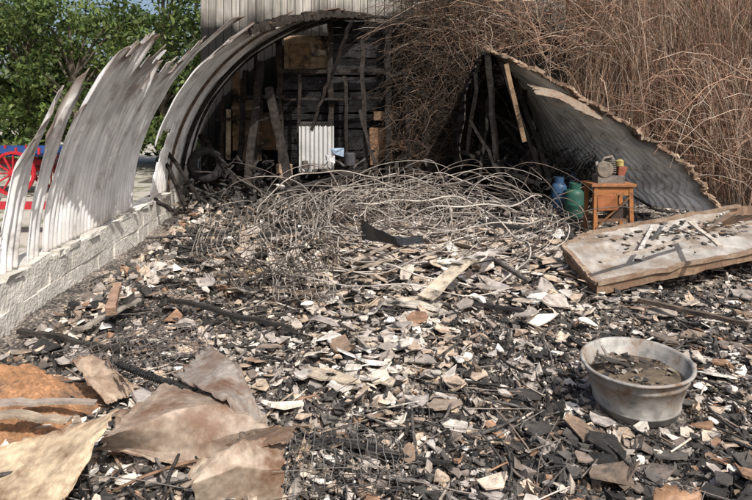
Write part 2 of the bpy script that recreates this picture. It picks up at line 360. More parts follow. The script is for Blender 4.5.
for i in range(29):
    y,p,y2,p2=yy[i],pp[i],yy[i+1],pp[i+1];a,bq=ell(y,p),ell(y2,p2)
    A.beam((a[0]+.02,y,a[1]-.03),(bq[0]+.03,y2,bq[1]-.03),.06,.09+.06*random.random(),(.03,.025,.022),rough=.008,seg=2)
A.tube([(ell(10.5,p)[0],10.5,ell(10.5,p)[1]-.03) for p in np.linspace(.1,2.0,30)],.03,(.04,.035,.03))
A.tube([(ell(9.0,p)[0]+.03,9.0,ell(9.0,p)[1]-.03) for p in np.linspace(0,1.1,20)],.022,(.1,.07,.05))
A.tube([(ell(9.8,p)[0]+.04,9.8,ell(9.8,p)[1]-.05) for p in np.linspace(.1,1.3,20)],.035,(.03,.025,.022))
A.obj('arch_ribs',M_soot,hut,smooth=False)

# right collapsed shell
front=np.array([D(484,50,8.9),D(512,60,8.85),D(556,84,8.8),D(602,110,8.7),D(646,138,8.6),D(684,165,8.5),D(707,188,8.4),D(719,214,8.3)])
back=np.array([D(496,56,10.8),D(512,76,10.8),D(524,98,10.8),D(534,122,10.8),D(542,145,10.8),D(550,165,10.7),D(560,182,10.6),D(574,196,10.5)])
nf=90; ffc=cr(front,nf); bbc=cr(back,nf); ns=int(2.2/.1*8)
V=[];Fs=[];C=[];rimp=[]
S=np.linspace(0,1,ns)
for i in range(nf):
    for k,s in enumerate(S):
        s2=s+ (1-s)*(.04*float(sn(np.array(i/nf*9),np.array(2.),1.))+.012*((i//3)%3-1))
        p=ffc[i]*(1-s2)+bbc[i]*s2
        t=ffc[min(i+1,nf-1)]-ffc[max(i-1,0)]; nrm=np.cross(t,np.array([0,1.,0]));nrm/=np.linalg.norm(nrm)
        p=p+nrm*(.018*math.sin(2*math.pi*s*22)+.035*float(sn(np.array(s*4),np.array(i/nf*5),7.)))
        if k==0: rimp.append(p)
        V.append(p)
for i in range(nf-1):
    for k in range(ns-1):
        s=S[k]; burn=max(0,1-s/.10)*.75+.4*max(0,float(sn(np.array(s*3),np.array(i/nf*6),2.)))*(s<.6)+max(0,(s-.62)/.38)*1.0*(1-.3*i/nf)
        if i<18: burn+=(18-i)/18*1.0
        burn=min(1,burn); c=np.array([.85,.82,.76])*(1-burn)+np.array([.07,.055,.045])*burn
        Fs.append([i*ns+k,(i+1)*ns+k,(i+1)*ns+k+1,i*ns+k+1]);C.append(c)
o=mkobj('collapsed_side_sheet',V,Fs,C,M_sheet,hut,smooth=True);sm=o.modifiers.new('s','SOLIDIFY');sm.thickness=.005
A=Acc()
for i in range(2,nf-4):
    p=rimp[i];q=rimp[min(i+2,nf-1)]
    A.beam(p+np.array([0,-.03,-.0])+rng.normal(0,.012,3),q+np.array([0,-.03,0])+rng.normal(0,.012,3),.09,.02+.03*random.random(),np.array([.30,.22,.155])*(.4+.9*random.random()),rough=.012,seg=2)
A.obj('burnt_rim',M_scrap,hut)
sheet('torn_rim_flap',[[D(528,84,8.6),D(560,90,8.75),D(604,114,8.8)],[D(536,94,8.5),D(566,101,8.55),D(600,120,8.6)]],(.20,.16,.12),M_scrap,noise=.015,torn=.14,parent=hut,seed=3)
lf=cr(np.array([D(459,176,9.0),D(460,150,9.0),D(463,115,9.0),D(468,85,8.95),D(477,62,8.9),D(488,51,8.9),D(502,54,8.9)]),50)
lb=cr(np.array([D(452,176,10.5),D(454,150,10.5),D(458,118,10.5),D(464,92,10.5),D(474,74,10.5),D(488,64,10.5),D(500,64,10.5)]),50)
V=[];Fs=[];C=[];ns2=70
for i in range(50):
    for k in range(ns2):
        s=k/(ns2-1); s2=s+(1-s)*(.05*((i*7)%5-2)/2+.04*random.uniform(-1,1)*(k==0))
        V.append(lf[i]*(1-s2)+lb[i]*s2+np.array([.02*math.sin(s*80)+.02*math.sin(i*.5+s*5),0,.012*math.sin(s*80)]))
for i in range(49):
    for k in range(ns2-1):
        if float(sn(np.array(i*.12),np.array(k*.1),5.))>.7: continue
        Fs.append([i*ns2+k,(i+1)*ns2+k,(i+1)*ns2+k+1,i*ns2+k+1]);C.append(np.array([.028,.024,.022])*(.7+.8*random.random()))
o=mkobj('charred_half_hoop',V,Fs,C,M_soot,hut);sm=o.modifiers.new('s','SOLIDIFY');sm.thickness=.005
A=Acc()
for p,q,w in [((478,58,8.9),(466,165,9.6),.06),((486,52,8.9),(500,190,9.4),.09),((500,60,8.9),(540,175,9.3),.06),((470,75,9.8),(530,70,9.9),.07),((512,70,10.4),(515,200,10.2),.1),((482,90,10.2),(478,200,9.9),.08),((455,150,9.5),(540,185,9.3),.06),((435,180,9.3),(520,130,9.9),.06),((492,110,9.8),(560,190,9.6),.06),((524,90,9.8),(532,195,9.4),.07),((470,120,9.2),(512,196,9.1),.05),((488,100,9.4),(478,196,9.2),.05),((515,80,9.5),(556,196,9.3),.07),((540,130,9.6),(500,200,9.2),.05),((505,120,9.4),(575,175,9.7),.05)]:
    A.beam(D(*p),D(*q),w,w*.9,(.022,.02,.018),rough=.012,seg=7)
for i in range(14):
    u=458+i*5.5; A.beam(D(u,78+abs(u-485)*.6+rng.normal(0,5),10.75+.01*(i%2)),D(u+rng.normal(0,2),205,10.7+.01*(i%2)),.11,.02,(.012,.011,.01),rough=.004,seg=3)
A.obj('charred_ribs',M_soot,hut)
A=Acc();A.beam(D(506,64,8.75),D(524,142,8.9),.065,.045,(.27,.18,.11),rough=.004,seg=6);A.obj('scorched_rafter',M_wood,hut)

# ---------------------------------------------------------------- barn behind
barn=empty('timber_barn')
m,nt,b=nodes_of('barn_board_mat'); N=nt.nodes;L=nt.links
at=N.new('ShaderNodeAttribute');at.attribute_name='Col';ge=N.new('ShaderNodeNewGeometry');sx=N.new('ShaderNodeSeparateXYZ');L.new(ge.outputs['Position'],sx.inputs[0])
mp=N.new('ShaderNodeMapping');mp.inputs['Scale'].default_value=(14,14,1.0);L.new(ge.outputs['Position'],mp.inputs[0])
n1=N.new('ShaderNodeTexNoise');n1.inputs['Scale'].default_value=1.6;n1.inputs['Detail'].default_value=6;L.new(mp.outputs[0],n1.inputs['Vector'])
mr=N.new('ShaderNodeMapRange');mr.inputs[1].default_value=.3;mr.inputs[2].default_value=.7;mr.inputs[3].default_value=.5;mr.inputs[4].default_value=1.25;L.new(n1.outputs['Fac'],mr.inputs[0])
sc=N.new('ShaderNodeVectorMath');sc.operation='SCALE';L.new(at.outputs['Color'],sc.inputs[0]);L.new(mr.outputs[0],sc.inputs['Scale'])
n2=N.new('ShaderNodeTexNoise');n2.inputs['Scale'].default_value=1.3;n2.inputs['Detail'].default_value=5;L.new(ge.outputs['Position'],n2.inputs['Vector'])
mm=N.new('ShaderNodeMath');mm.operation='MULTIPLY_ADD';L.new(n2.outputs['Fac'],mm.inputs[0]);mm.inputs[1].default_value=1.2;L.new(sx.outputs['Z'],mm.inputs[2])
m3=N.new('ShaderNodeMapRange');m3.inputs[1].default_value=3.8;m3.inputs[2].default_value=4.25;L.new(mm.outputs[0],m3.inputs[0])
mi=N.new('ShaderNodeMix');mi.data_type='RGBA';L.new(m3.outputs[0],mi.inputs[0]);mi.inputs[6].default_value=(.013,.012,.011,1);L.new(sc.outputs[0],mi.inputs[7]);L.new(mi.outputs[2],b.inputs['Base Color'])
b.inputs['Roughness'].default_value=.85;b.inputs['Specular IOR Level'].default_value=.15
A=Acc();x=-3.23
while x<3.4:
    w=.13+.03*random.random();k=.75+.4*random.random()
    A.box((x+w/2,11.05+.012*random.random(),2.6),(w-.012,.025,5.2),(.36*k,.335*k,.30*k)); x+=w
A.obj('front_boards',m,barn)
A=Acc();y=11.08
while y<17:
    w=.145;k=.8+.35*random.random();A.box((-3.22,y+w/2,2.6),(.025,w-.008,5.2),(.33*k,.31*k,.285*k));A.box((3.42,y+w/2,2.6),(.025,w-.008,5.2),(.33*k,.31*k,.285*k));y+=w
A.obj('side_boards',m,barn)
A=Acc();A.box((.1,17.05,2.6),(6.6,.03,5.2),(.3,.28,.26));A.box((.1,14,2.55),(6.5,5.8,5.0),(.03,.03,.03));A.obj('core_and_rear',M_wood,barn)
A=Acc();A.beam((-3.6,14,6.06),(3.8,14,6.06),.2,.1,(.15,.15,.15))
V=[(-3.6,10.7,5.15),(3.8,10.7,5.15),(3.8,14,6.0),(-3.6,14,6.0),(-3.6,17.3,5.15),(3.8,17.3,5.15)]
A.add(V,[[0,1,2,3],[3,2,5,4]],(.2,.2,.2));A.add([(-3.3,11.1,5.1),(-3.3,16.9,5.1),(-3.3,14,5.95),(3.45,11.1,5.1),(3.45,16.9,5.1),(3.45,14,5.95)],[[0,1,2],[3,5,4]],(.3,.28,.26));A.obj('roof',M_block,barn)

fit=empty('charred_workshop_wall')
A=Acc()
v=72
while v<172:
    p=D(280,v,10.7);q=D(384,v+rng.normal(0,.8),10.72);A.beam(p,q,.022,.12,np.array([.014,.013,.014])*(.6+1.3*random.random()),rough=.006,seg=10); v+=7.5
v=24
while v<72:
    A.beam(D(330,v,10.7),D(386,v+rng.normal(0,.8),10.72),.022,.12,np.array([.016,.015,.016])*(.6+1.3*random.random()),rough=.006,seg=6); v+=7.5
A.obj('lap_boards',M_soot,fit)
A=Acc()
K=(.026,.022,.02)
for p,q,w in [((279,30,10.5),(281,185,10.4),.1),((330,22,10.5),(332,130,10.5),.09),((362,40,10.2),(366,178,9.9),.07),((388,25,10.5),(388,190,10.4),.1),
  ((262,62,10.2),(246,188,9.6),.12),((268,88,9.9),(292,188,9.5),.13),((245,70,10.4),(240,170,10.4),.09),((352,20,9.9),(322,100,10.3),.05),((330,75,10.1),(312,130,10.2),.05),
  ((280,72,10.5),(385,70,10.5),.08),((240,98,10.4),(285,96,10.4),.07),((215,120,10.4),(282,118,10.4),.06),((300,200,9.4),(372,172,9.8),.06),((405,70,10.3),(412,190,10.2),.07),((388,112,10.4),(450,112,10.4),.06),((390,76,10.3),(440,60,10.4),.06),((200,135,10.5),(236,185,9.8),.09),((425,90,10.4),(430,190,10.2),.08),((160,150,8.9),(185,205,8.6),.05),((167,150,8.9),(200,200,8.7),.05),((148,196,8.3),(178,214,7.9),.05),
  ((284,100,10.4),(384,98,10.4),.05),((300,75,10.3),(298,172,10.3),.05),((345,75,10.4),(347,172,10.3),.06),((256,50,10.4),(256,180,10.4),.05),((223,95,10.4),(221,175,10.3),.06),((375,150,10.2),(330,178,9.9),.05),((360,110,10.0),(378,180,9.7),.05)]:
    A.beam(D(*p),D(*q),w,w*.8,K,rough=.010,seg=9)
A.obj('charred_posts',M_soot,fit)
A=Acc()
def panel(u0,v0,u1,v1,Y,col,acc=None,th=.02):
    acc=acc or A
    p=(D(u0,v0,Y)+D(u1,v1,Y))/2;a=D(u0,v0,Y);c=D(u1,v1,Y);acc.box(p,(abs(c[0]-a[0]),th,abs(c[2]-a[2])),col,j=.008)
panel(284,36,328,70,10.9,(.34,.24,.15)); panel(290,44,310,66,10.86,(.25,.16,.09)); panel(312,50,327,56,10.84,(.42,.35,.27))
panel(262,112,300,150,10.8,(.12,.075,.045));panel(370,128,392,165,10.6,(.20,.115,.065));panel(392,140,408,150,10.6,(.22,.12,.07))
panel(233,72,240,150,10.75,(.32,.22,.13));panel(244,100,262,160,10.85,(.13,.095,.065));panel(374,112,398,120,10.55,(.2,.13,.08))
panel(410,150,440,185,10.7,(.06,.04,.03));panel(276,164,292,178,10.0,(.38,.27,.18));panel(226,110,231,160,10.7,(.5,.42,.3))
panel(232,106,262,110,10.6,(.3,.22,.15));panel(232,132,262,135,10.6,(.25,.18,.12));panel(300,122,333,126,10.45,(.06,.05,.045))
A.obj('scorched_panels',M_wood,fit)
V=[];Fs=[];a=D(299,127,10.2);c=D(334,173,10.2);nx=60
for i in range(nx+1):
    x=a[0]+(c[0]-a[0])*i/nx
    for z in (a[2],c[2]): V.append((x,10.2+.018*math.sin(2*math.pi*i/7.5),z+(.03*random.random())))
for i in range(nx): Fs.append([2*i,2*i+1,2*i+3,2*i+2])
mkobj('white_corrugated_offcut',V,Fs,[(.5,.5,.49)]*len(Fs),M_sheet,fit)
A=Acc()
A.box(D(338,152,9.9),(.14,.1,.09),(.25,.32,.42),rz=.4,j=.02);A.box(D(330,158,9.8),(.12,.12,.1),(.5,.5,.5),rz=.2,j=.02)
A.lathe(D(350,165,9.8),[(0,.2),(.08,.2),(.09,.18),(.09,0),(0,0)],(.05,.05,.055),16);A.lathe(D(305,168,9.9),[(0,.12),(.05,.12),(.055,0),(0,0)],(.1,.08,.07),14)
A.box(D(425,176,9.7),(.22,.15,.1),(.12,.10,.09),j=.03)
A.beam(D(312,170,9.9),D(355,172,9.9),.25,.03,(.05,.045,.04),rough=.005,seg=4)
A.obj('bench_junk',M_debris,fit)
A=Acc()
for (u0,u1,v0,v1,nn,base) in ((185,275,160,202,100,.028),(465,565,150,208,170,.020),(290,470,160,200,110,.035)):
    for _ in range(nn):
        c=D(random.uniform(u0,u1),random.uniform(v0,v1),random.uniform(9.2,10.2));d=rng.normal(0,1,3);d/=np.linalg.norm(d);l=random.uniform(.08,.35)
        A.beam(c-d*l/2,c+d*l/2,random.uniform(.01,.06),random.uniform(.008,.02),np.array([base,base*.9,base*.85])*random.uniform(.6,2.2),rough=.006,seg=3)
A.obj('burnt_furniture_heap',M_soot)
A=Acc();ce=D(206,165,9.6)
A.lathe(ce,[(.16,-.08),(.25,-.09),(.29,-.05),(.3,0),(.29,.05),(.25,.09),(.16,.08),(.16,-.08)],(.02,.019,.019),30,Matrix.Rotation(r(75),3,'X')@Matrix.Rotation(r(30),3,'Y'));A.obj('burnt_tyre',M_soot,smooth=True)

# ---------------------------------------------------------------- wire tangle
n=70;K=64;P=np.zeros((n,K,3));R=np.zeros((n,K));C=np.zeros((n,3))
for i in range(n):
    big=i<42
    cu=rng.normal(.48 if big else .0,.38);cy=rng.normal(6.8,.45);rad=rng.uniform(.75,1.3) if big else rng.uniform(.3,.8);th=np.linspace(0,2*math.pi*rng.uniform(.6,1.15),K)+rng.random()*6
    tl=rng.normal(.24,.18);az=rng.normal(.0,.45)
    x=rad*np.cos(th)*(1+.06*np.sin(3*th+i));y=rad*np.sin(th)*rng.uniform(.75,1);z=y*math.sin(tl)+.04*np.sin(4*th+i)+.02*np.sin(9*th)
    y=y*math.cos(tl);X2=x*math.cos(az)-y*math.sin(az);Y2=x*math.sin(az)+y*math.cos(az)
    px=cu+X2;py=cy+Y2;pz=.40+z+rng.normal(0,.10);pz=np.maximum(pz,H(px,py)+.03)
    P[i]=np.stack([px,py,pz],-1);R[i]=rng.uniform(.0042,.0085);C[i]=np.array([[.34,.30,.26],[.46,.42,.37],[.21,.17,.14],[.07,.055,.05]][rng.integers(0,4)])
tubes_obj('tangled_wire_coils',P,R,C,M_wire,5)
n=60;P=np.zeros((n,24,3));C=np.zeros((n,3));t=np.linspace(0,1,24)
for i in range(n):
    a=rng.uniform(-.5,3.6);l=rng.uniform(.6,1.9);s0=np.array([rng.normal(.1,.8),rng.normal(7.0,.7),.3])
    P[i]=np.stack([s0[0]+l*math.cos(a)*t+.06*np.sin(t*9+i),s0[1]+l*.5*math.sin(a)*t+.06*np.cos(t*8+i),s0[2]+rng.uniform(.1,.75)*np.sin(t*math.pi*rng.uniform(.6,1.1))],-1)
    C[i]=np.array([[.30,.27,.24],[.14,.11,.09]][i%2])
P[:,:,2]=np.maximum(P[:,:,2],H(P[:,:,0],P[:,:,1])+.01)
tubes_obj('loose_fence_wire',P,np.full((n,24),.0045),C,M_wire,4)
def wiregrid(name,ctrl,nu,nv,r,col,noise=.03,seed=0):
    ctrl=np.array(ctrl,float);g=cr(ctrl,nu);g=np.swapaxes(cr(np.swapaxes(g,0,1),nv),0,1)
    U,Vv=np.meshgrid(np.linspace(0,1,nu),np.linspace(0,1,nv),indexing='ij')
    g[:,:,2]+=noise*sn(U*6,Vv*6,seed);g[:,:,0]+=noise*.5*sn(U*7,Vv*5,seed+2)
    g[:,:,2]=np.maximum(g[:,:,2],H(g[:,:,0],g[:,:,1])+.01)
    V1,F1=tubes(g,np.full(g.shape[:2],r),3);g2=np.swapaxes(g,0,1).copy();V2,F2=tubes(g2,np.full(g2.shape[:2],r),3)
    Fs=np.concatenate([F1,F2+len(V1)])
    mkobj(name,np.concatenate([V1,V2]),Fs,np.tile(np.array(col),(len(Fs),1)),M_wire)
wiregrid('wire_mesh_panel',[[G(205,215,.3),G(270,200,.5),G(335,190,.7)],[G(195,250,.3),G(265,235,.6),G(330,225,.75)],[G(235,285,.15),G(290,275,.3),G(340,262,.4)]],22,24,.0048,(.26,.23,.20),noise=.08)
wiregrid('wire_mesh_panel',[[G(270,255,.35),G(320,262,.3)],[G(275,300,.12),G(345,300,.15)]],12,12,.0045,(.28,.25,.22),noise=.05,seed=2)
wiregrid('wire_mesh_panel',[[G(60,352,.1),G(130,330,.14),G(190,322,.1)],[G(100,385,.1),G(160,360,.16),G(215,350,.1)]],16,22,.0028,(.14,.12,.11),noise=.03,seed=4)
wiregrid('wire_mesh_panel',[[G(285,440,.06),G(345,425,.12),G(400,440,.06)],[G(280,500,.05),G(350,490,.1),G(410,500,.05)]],12,16,.0022,(.14,.13,.12),noise=.03,seed=6)
wiregrid('wire_mesh_panel',[[G(330,180,.75),G(400,170,.9),G(460,185,.6)],[G(350,215,.4),G(410,200,.7),G(470,215,.3)]],12,20,.0035,(.24,.21,.18),noise=.1,seed=8)

# ---------------------------------------------------------------- foreground scrap sheets
sheet('bent_metal_sheet',[[G(-40,462,.08),G(40,436,.16),G(118,406,.3)],[G(-40,490,.07),G(45,470,.12),G(104,430,.26)],[G(-40,540,.04),G(30,520,.06),G(66,500,.1)]],(.50,.40,.27),M_scrap,noise=.007,torn=.03,seed=1,col2=(.32,.18,.09))
sheet('bent_metal_sheet',[[G(118,412,.28),G(160,384,.22),G(196,392,.16)],[G(104,436,.26),G(165,414,.26),G(235,410,.2)],[G(100,452,.12),G(170,452,.10),G(268,428,.16)],[G(150,466,.05),G(205,466,.05),G(262,445,.04)]],(.31,.245,.19),M_scrap,noise=.014,torn=.08,seed=2)
sheet('bent_metal_sheet',[[G(172,372,.1),G(206,350,.12)],[G(195,390,.2),G(236,364,.22)],[G(225,405,.24),G(255,395,.2)],[G(240,430,.1),G(270,424,.06)]],(.30,.265,.23),M_scrap,noise=.013,torn=.08,seed=3)
sheet('bent_metal_sheet',[[G(188,468,.22),G(235,446,.28),G(284,436,.2)],[G(192,486,.2),G(240,470,.22),G(284,462,.2)],[G(200,515,.02),G(240,512,.02),G(282,510,.02)]],(.37,.30,.23),M_scrap,noise=.012,torn=.07,seed=4)
sheet('bent_metal_sheet',[[G(240,432,.18),G(300,425,.2)],[G(225,452,.24),G(290,440,.25)]],(.15,.11,.08),M_scrap,noise=.010,torn=.09,seed=8,col2=(.05,.04,.03))
sheet('bent_metal_sheet',[[G(70,360,.22),G(98,356,.25)],[G(84,378,.2),G(116,372,.22)],[G(108,404,.08),G(138,392,.08)]],(.34,.26,.19),M_scrap,noise=.010,torn=.08,seed=5)
sheet('bent_metal_sheet',[[G(105,358,.14),G(112,376,.2)],[G(118,372,.22),G(135,396,.12)]],(.25,.2,.17),M_scrap,noise=.008,torn=.08,seed=6)
sheet('bent_metal_sheet',[[G(655,490,.12),G(700,486,.1)],[G(650,510,.03),G(705,515,.03)]],(.33,.2,.12),M_scrap,noise=.01,torn=.08,seed=7)
nx=100;V=[];Fs=[];C=[]
for i in range(nx):
    for j in range(nx):
        x=-2.75+1.45*i/(nx-1);y=2.6+1.15*j/(nx-1);d=((x+2.1)/.68)**2+((y-3.15)/.5)**2
        V.append((x,y,float(H(x,y))-.03+.17*max(0,1-d)**.6+(.015*float(sn(np.array(x*9),np.array(y*9),2.))+random.gauss(0,.005))))
for i in range(nx-1):
    for j in range(nx-1): Fs.append([i*nx+j,(i+1)*nx+j,(i+1)*nx+j+1,i*nx+j+1]);C.append(np.array([.31,.165,.085])*(.75+.4*random.random()))
mkobj('rusty_sawdust_pile',V,Fs,C,vmat('sawdust_mat',rough=.95,nscale=10,lo=.65,hi=1.25,bump=.6,bscale=90,bdist=.01,stain=(.13,.085,.06),stain_scale=4,stain_lo=.50,stain_hi=.64),smooth=False)
A=Acc();A.beam(G(-20,402,.2),G(95,402,.16),.05,.02,(.30,.25,.21),rough=.006,seg=9,taper=.7);A.beam(G(-10,414,.19),G(70,420,.16),.07,.015,(.34,.27,.2),rough=.006,seg=9,taper=.7);A.obj('weathered_plank',M_wood)
p=G(118,364,.2);q=G(200,396,.14);n=500;t=np.linspace(0,1,n);ax=(q-p)/np.linalg.norm(q-p);a=np.cross(ax,[0,0,1]);a/=np.linalg.norm(a);bb=np.cross(a,ax)
sp=p+(q-p)*t[:,None]+.016*(np.cos(t*2*math.pi*38)[:,None]*a+np.sin(t*2*math.pi*38)[:,None]*bb)
A=Acc();A.tube(sp,.005,(.02,.02,.02),4);A.tube([p,q],.013,(.015,.015,.015),8);A.obj('coil_spring',M_char,smooth=True)

# ---------------------------------------------------------------- washtub
tub=empty('metal_washtub')
c=np.array([TUB[0],TUB[1],.02]); Mt=Matrix.Rotation(r(3.5),3,'X')@Matrix.Rotation(r(-2),3,'Y')@Matrix.Diagonal((.98,.98,.86))
A=Acc();A.lathe(c,[(.0,.0),(.2,.0),(.212,.01),(.222,.05),(.229,.055),(.229,.065),(.226,.07),(.264,.225),(.270,.23),(.270,.243),(.268,.248),(.278,.285),(.29,.288),(.297,.296),(.292,.305),(.28,.305),(.271,.293),(.2,.05),(0,.03)],(.34,.325,.30),64,Mt,jit=.009)
A.obj('tub_shell',vmat('galvanised_mat',rough=.65,nscale=14,lo=.5,hi=1.35,bump=.3,bscale=40,bdist=.006,metal=.1,stain=(.15,.095,.06),stain_scale=7,stain_lo=.48,stain_hi=.66),tub,smooth=True)
A=Acc();A.lathe(c,[(0,.215),(.12,.22),(.245,.205)],(.15,.115,.08),40,Mt,jit=.01);A.obj('silt',vmat('silt_mat',rough=.5,nscale=9,lo=.5,hi=1.3,bump=.4,bscale=30,stain=(.05,.04,.03),stain_scale=7,stain_lo=.48,stain_hi=.62),tub)
A=Acc()
for s in(-1,1):
    cc=c+np.array([s*.28,0,.21]);A.tube([cc+np.array([s*(.0+.03*math.sin(tt)),.06*math.cos(tt),-.0-.035*math.sin(tt)]) for tt in np.linspace(0,math.pi,12)],.006,(.2,.16,.13))
A.obj('handles',M_wire,tub,smooth=True)
A=Acc()
for _ in range(110):
    a=random.random()*6.28;rr=.21*random.random()**.5;px,py=rr*math.cos(a),rr*math.sin(a)
    if px>.02 and random.random()<.75: continue
    s=random.uniform(.005,.028);A.box(c+np.array([px,py,.192+.062*py+.01*random.random()]),(s*2,s,random.uniform(.004,.010)),random.choice([(.2,.16,.12),(.05,.045,.04),(.3,.27,.23),(.12,.09,.07),(.03,.027,.025),(.04,.035,.03)]),rz=random.random()*3,j=.004)
A.beam(c+np.array([-.19,.05,.265]),c+np.array([.0,.13,.195]),.02,.006,(.14,.12,.1),rough=.003,seg=3);A.beam(c+np.array([-.19,.0,.265]),c+np.array([-.02,.06,.195]),.05,.006,(.06,.055,.05),rough=.004,seg=3);A.beam(c+np.array([-.12,.18,.26]),c+np.array([-.1,-.02,.195]),.015,.006,(.2,.18,.16),rough=.003,seg=3)
A.obj('floating_debris',M_debris,tub)

# ---------------------------------------------------------------- slab on the right
slab=empty('fallen_wall_panel')
A1=G(597,284,.14);B1=G(563,246,.34);C1=G(592,232,.40);D1=G(738,206,.62)
top=[A1,B1,C1,D1,np.array([5.4,7.6,.45]),np.array([4.2,5.9,.38])]
cen=sum(top)/6
V=[];ring=[]
nseg=14
for i in range(6):
    p,q=top[i],top[(i+1)%6]
    for k in range(nseg): ring.append(p+(q-p)*k/nseg+rng.normal(0,.006,3))
n=len(ring)
A=Acc();V=[];LV=12
for l in range(LV):
    lev=l/LV
    for p in ring: V.append(p+(cen-p)*lev+np.array([0,0,.006*float(sn(np.array(p[0]*3),np.array(p[1]*3+lev*4),1.))+rng.normal(0,.002)]))
V.append(cen)
Fs=[]
for l in range(LV-1):
    for i in range(n): j=(i+1)%n;Fs.append([l*n+i,l*n+j,(l+1)*n+j,(l+1)*n+i])
for i in range(n): Fs.append([(LV-1)*n+i,(LV-1)*n+(i+1)%n,LV*n])
A.add(V,Fs,(.36,.34,.31))
A.obj('face',vmat('slab_mat',rough=.8,nscale=7,lo=.6,hi=1.2,bump=.3,bscale=25,bdist=.01,stain=(.18,.135,.10),stain_scale=2.6,stain_lo=.44,stain_hi=.64,det=8),slab,smooth=True)
A=Acc()
for i in range(n):
    p,q=ring[i],ring[(i+1)%n];o=(p-cen);o[2]=0;o/=np.linalg.norm(o)
    th=.09+.015*random.random(); A.add([p+[0,0,.004],q+[0,0,.004],q+o*.01-[0,0,th],p+o*.01-[0,0,th]],[[0,1,2,3]],np.array([.22,.145,.095])*(.6+.6*random.random()))
lowv=[p-np.array([0,0,.08]) for p in ring];A.add(lowv+[cen-np.array([0,0,.08])],[[i,(i+1)%n,n] for i in range(n)],(.08,.06,.045))
for a,bq in [(A1,B1),(A1,top[5]),(C1,D1),(B1,C1)]: A.beam(a,bq,.05,.03,(.26,.195,.14),rough=.006,seg=16)
A.obj('edge_frame',M_scrap,slab)
A=Acc()
A.beam(G(640,250,.38),G(655,222,.46),.03,.02,(.5,.47,.43));A.beam(G(600,262,.33),G(690,238,.42),.04,.015,(.36,.31,.26),rough=.004,seg=6);A.beam(G(690,222,.55),G(720,246,.5),.04,.02,(.48,.42,.35),rough=.004,seg=5);A.beam(G(652,240,.4),G(662,226,.55),.05,.015,(.3,.3,.3))
for _ in range(260):
    p=cen+(top[random.randrange(6)]-cen)*random.random()*.85;p2=cen+(top[random.randrange(6)]-cen)*random.random()*.85;p=(p+p2)/2;s=random.uniform(.006,.045);A.box(p+[0,0,.015],(s*1.6,s,.008),random.choice([(.42,.38,.33),(.22,.15,.1),(.10,.085,.07),(.5,.47,.43),(.05,.045,.04)]),rz=random.random()*3,j=.004)
for k in range(7): A.beam(np.array([2.3+k*.42,6.1+.05*k,.02]),np.array([2.9+k*.42,6.9,.28]),.06,.04,[(.28,.14,.07),(.05,.04,.035)][k%2],rough=.006,seg=4)
A.obj('loose_bits',M_debris,slab)

# ---------------------------------------------------------------- gas cylinders
def cyl(u,v,Y,col,h=.56,rad=.13,tilt=(0,0)):
    e=empty('gas_cylinder');base=D(u,v,Y);Mt=Matrix.Rotation(tilt[0],3,'X')@Matrix.Rotation(tilt[1],3,'Y')
    A=Acc();A.lathe(base,[(0,.0),(rad*.82,0),(rad*.82,.03),(rad*.9,.035),(rad,.08),(rad*1.01,.09),(rad*1.0,h*.5),(rad*1.02,h*.51),(rad,h*.53),(rad,h*.78),(rad*.93,h*.87),(rad*.7,h*.94),(rad*.3,h*.975),(rad*.15,h*.98),(0,h*.98)],col,28,Mt);A.obj('body',M_paint,e,smooth=True)
    A=Acc();A.lathe(base,[(rad*.6,h*.95),(rad*.62,h*1.12),(rad*.58,h*1.12),(rad*.56,h*.95)],col,20,Mt);A.lathe(base,[(.02,h*.97),(.02,h*1.06),(.03,h*1.07),(.03,h*1.1),(0,h*1.1)],(.35,.25,.12),10,Mt);A.obj('collar_and_valve',M_paint,e)
cyl(559,217,9.2,(.035,.085,.16),h=.55,rad=.12)
cyl(573,222,8.95,(.03,.10,.075),h=.52,rad=.14,tilt=(.03,.05))
cyl(571,196,9.6,(.04,.11,.25),h=.34,rad=.1,tilt=(.1,.1))
# ---------------------------------------------------------------- engine on stand
st=empty('workshop_engine_on_stand'); c0=G(608,233,.02); z0=.66
A=Acc();OR=(.36,.15,.055)
for dx in(-.24,.24):
    for dy in(-.17,.17): A.beam(c0+[dx,dy,0],c0+[dx*.95,dy,z0],.05,.05,OR)
A.box(c0+[0,0,z0],(.58,.42,.035),(.32,.14,.06),j=.004);A.box(c0+[0,-.17,z0-.08],(.5,.03,.1),OR,j=.004);A.box(c0+[0,0,.2],(.46,.34,.03),(.15,.08,.05));A.box(c0+[-.08,-.1,z0-.22],(.26,.2,.2),(.30,.11,.045),j=.012);A.box(c0+[.1,-.02,.3],(.2,.2,.18),(.07,.05,.04),j=.015)
A.beam(c0+[-.24,-.19,.1],c0+[.2,-.19,.5],.03,.015,(.2,.1,.05))
A.obj('steel_stand',M_paint,st)
A=Acc();E=(.14,.12,.105)
A.box(c0+[0,0,z0+.07],(.34,.22,.1),E,j=.008)
Rx=Matrix.Rotation(r(90),3,'X')
A.lathe(c0+[-.08,-.06,z0+.2],[(0,-.0),(.10,0),(.11,.01),(.11,.05),(.10,.06),(0,.06)],(.18,.15,.12),24,Rx)
for k in range(7): A.lathe(c0+[.04,.02,z0+.15+k*.026],[(0,0),(.085-.003*k,0),(.085-.003*k,.01),(0,.01)],(.17,.15,.13),16)
A.lathe(c0+[.04,.02,z0+.12],[(0,0),(.06,0),(.055,.22),(.03,.25),(0,.25)],E,16)
A.tube([c0+[-.1,-.08,z0+.12],c0+[-.16,-.1,z0+.22],c0+[-.08,-.08,z0+.35],c0+[.04,-.05,z0+.37]],.016,(.2,.17,.14));A.box(c0+[.16,-.02,z0+.17],(.1,.1,.12),(.30,.10,.06),j=.01);A.lathe(c0+[.15,-.02,z0+.24],[(0,0),(.05,0),(.05,.07),(.02,.09),(0,.09)],(.35,.28,.10),14)
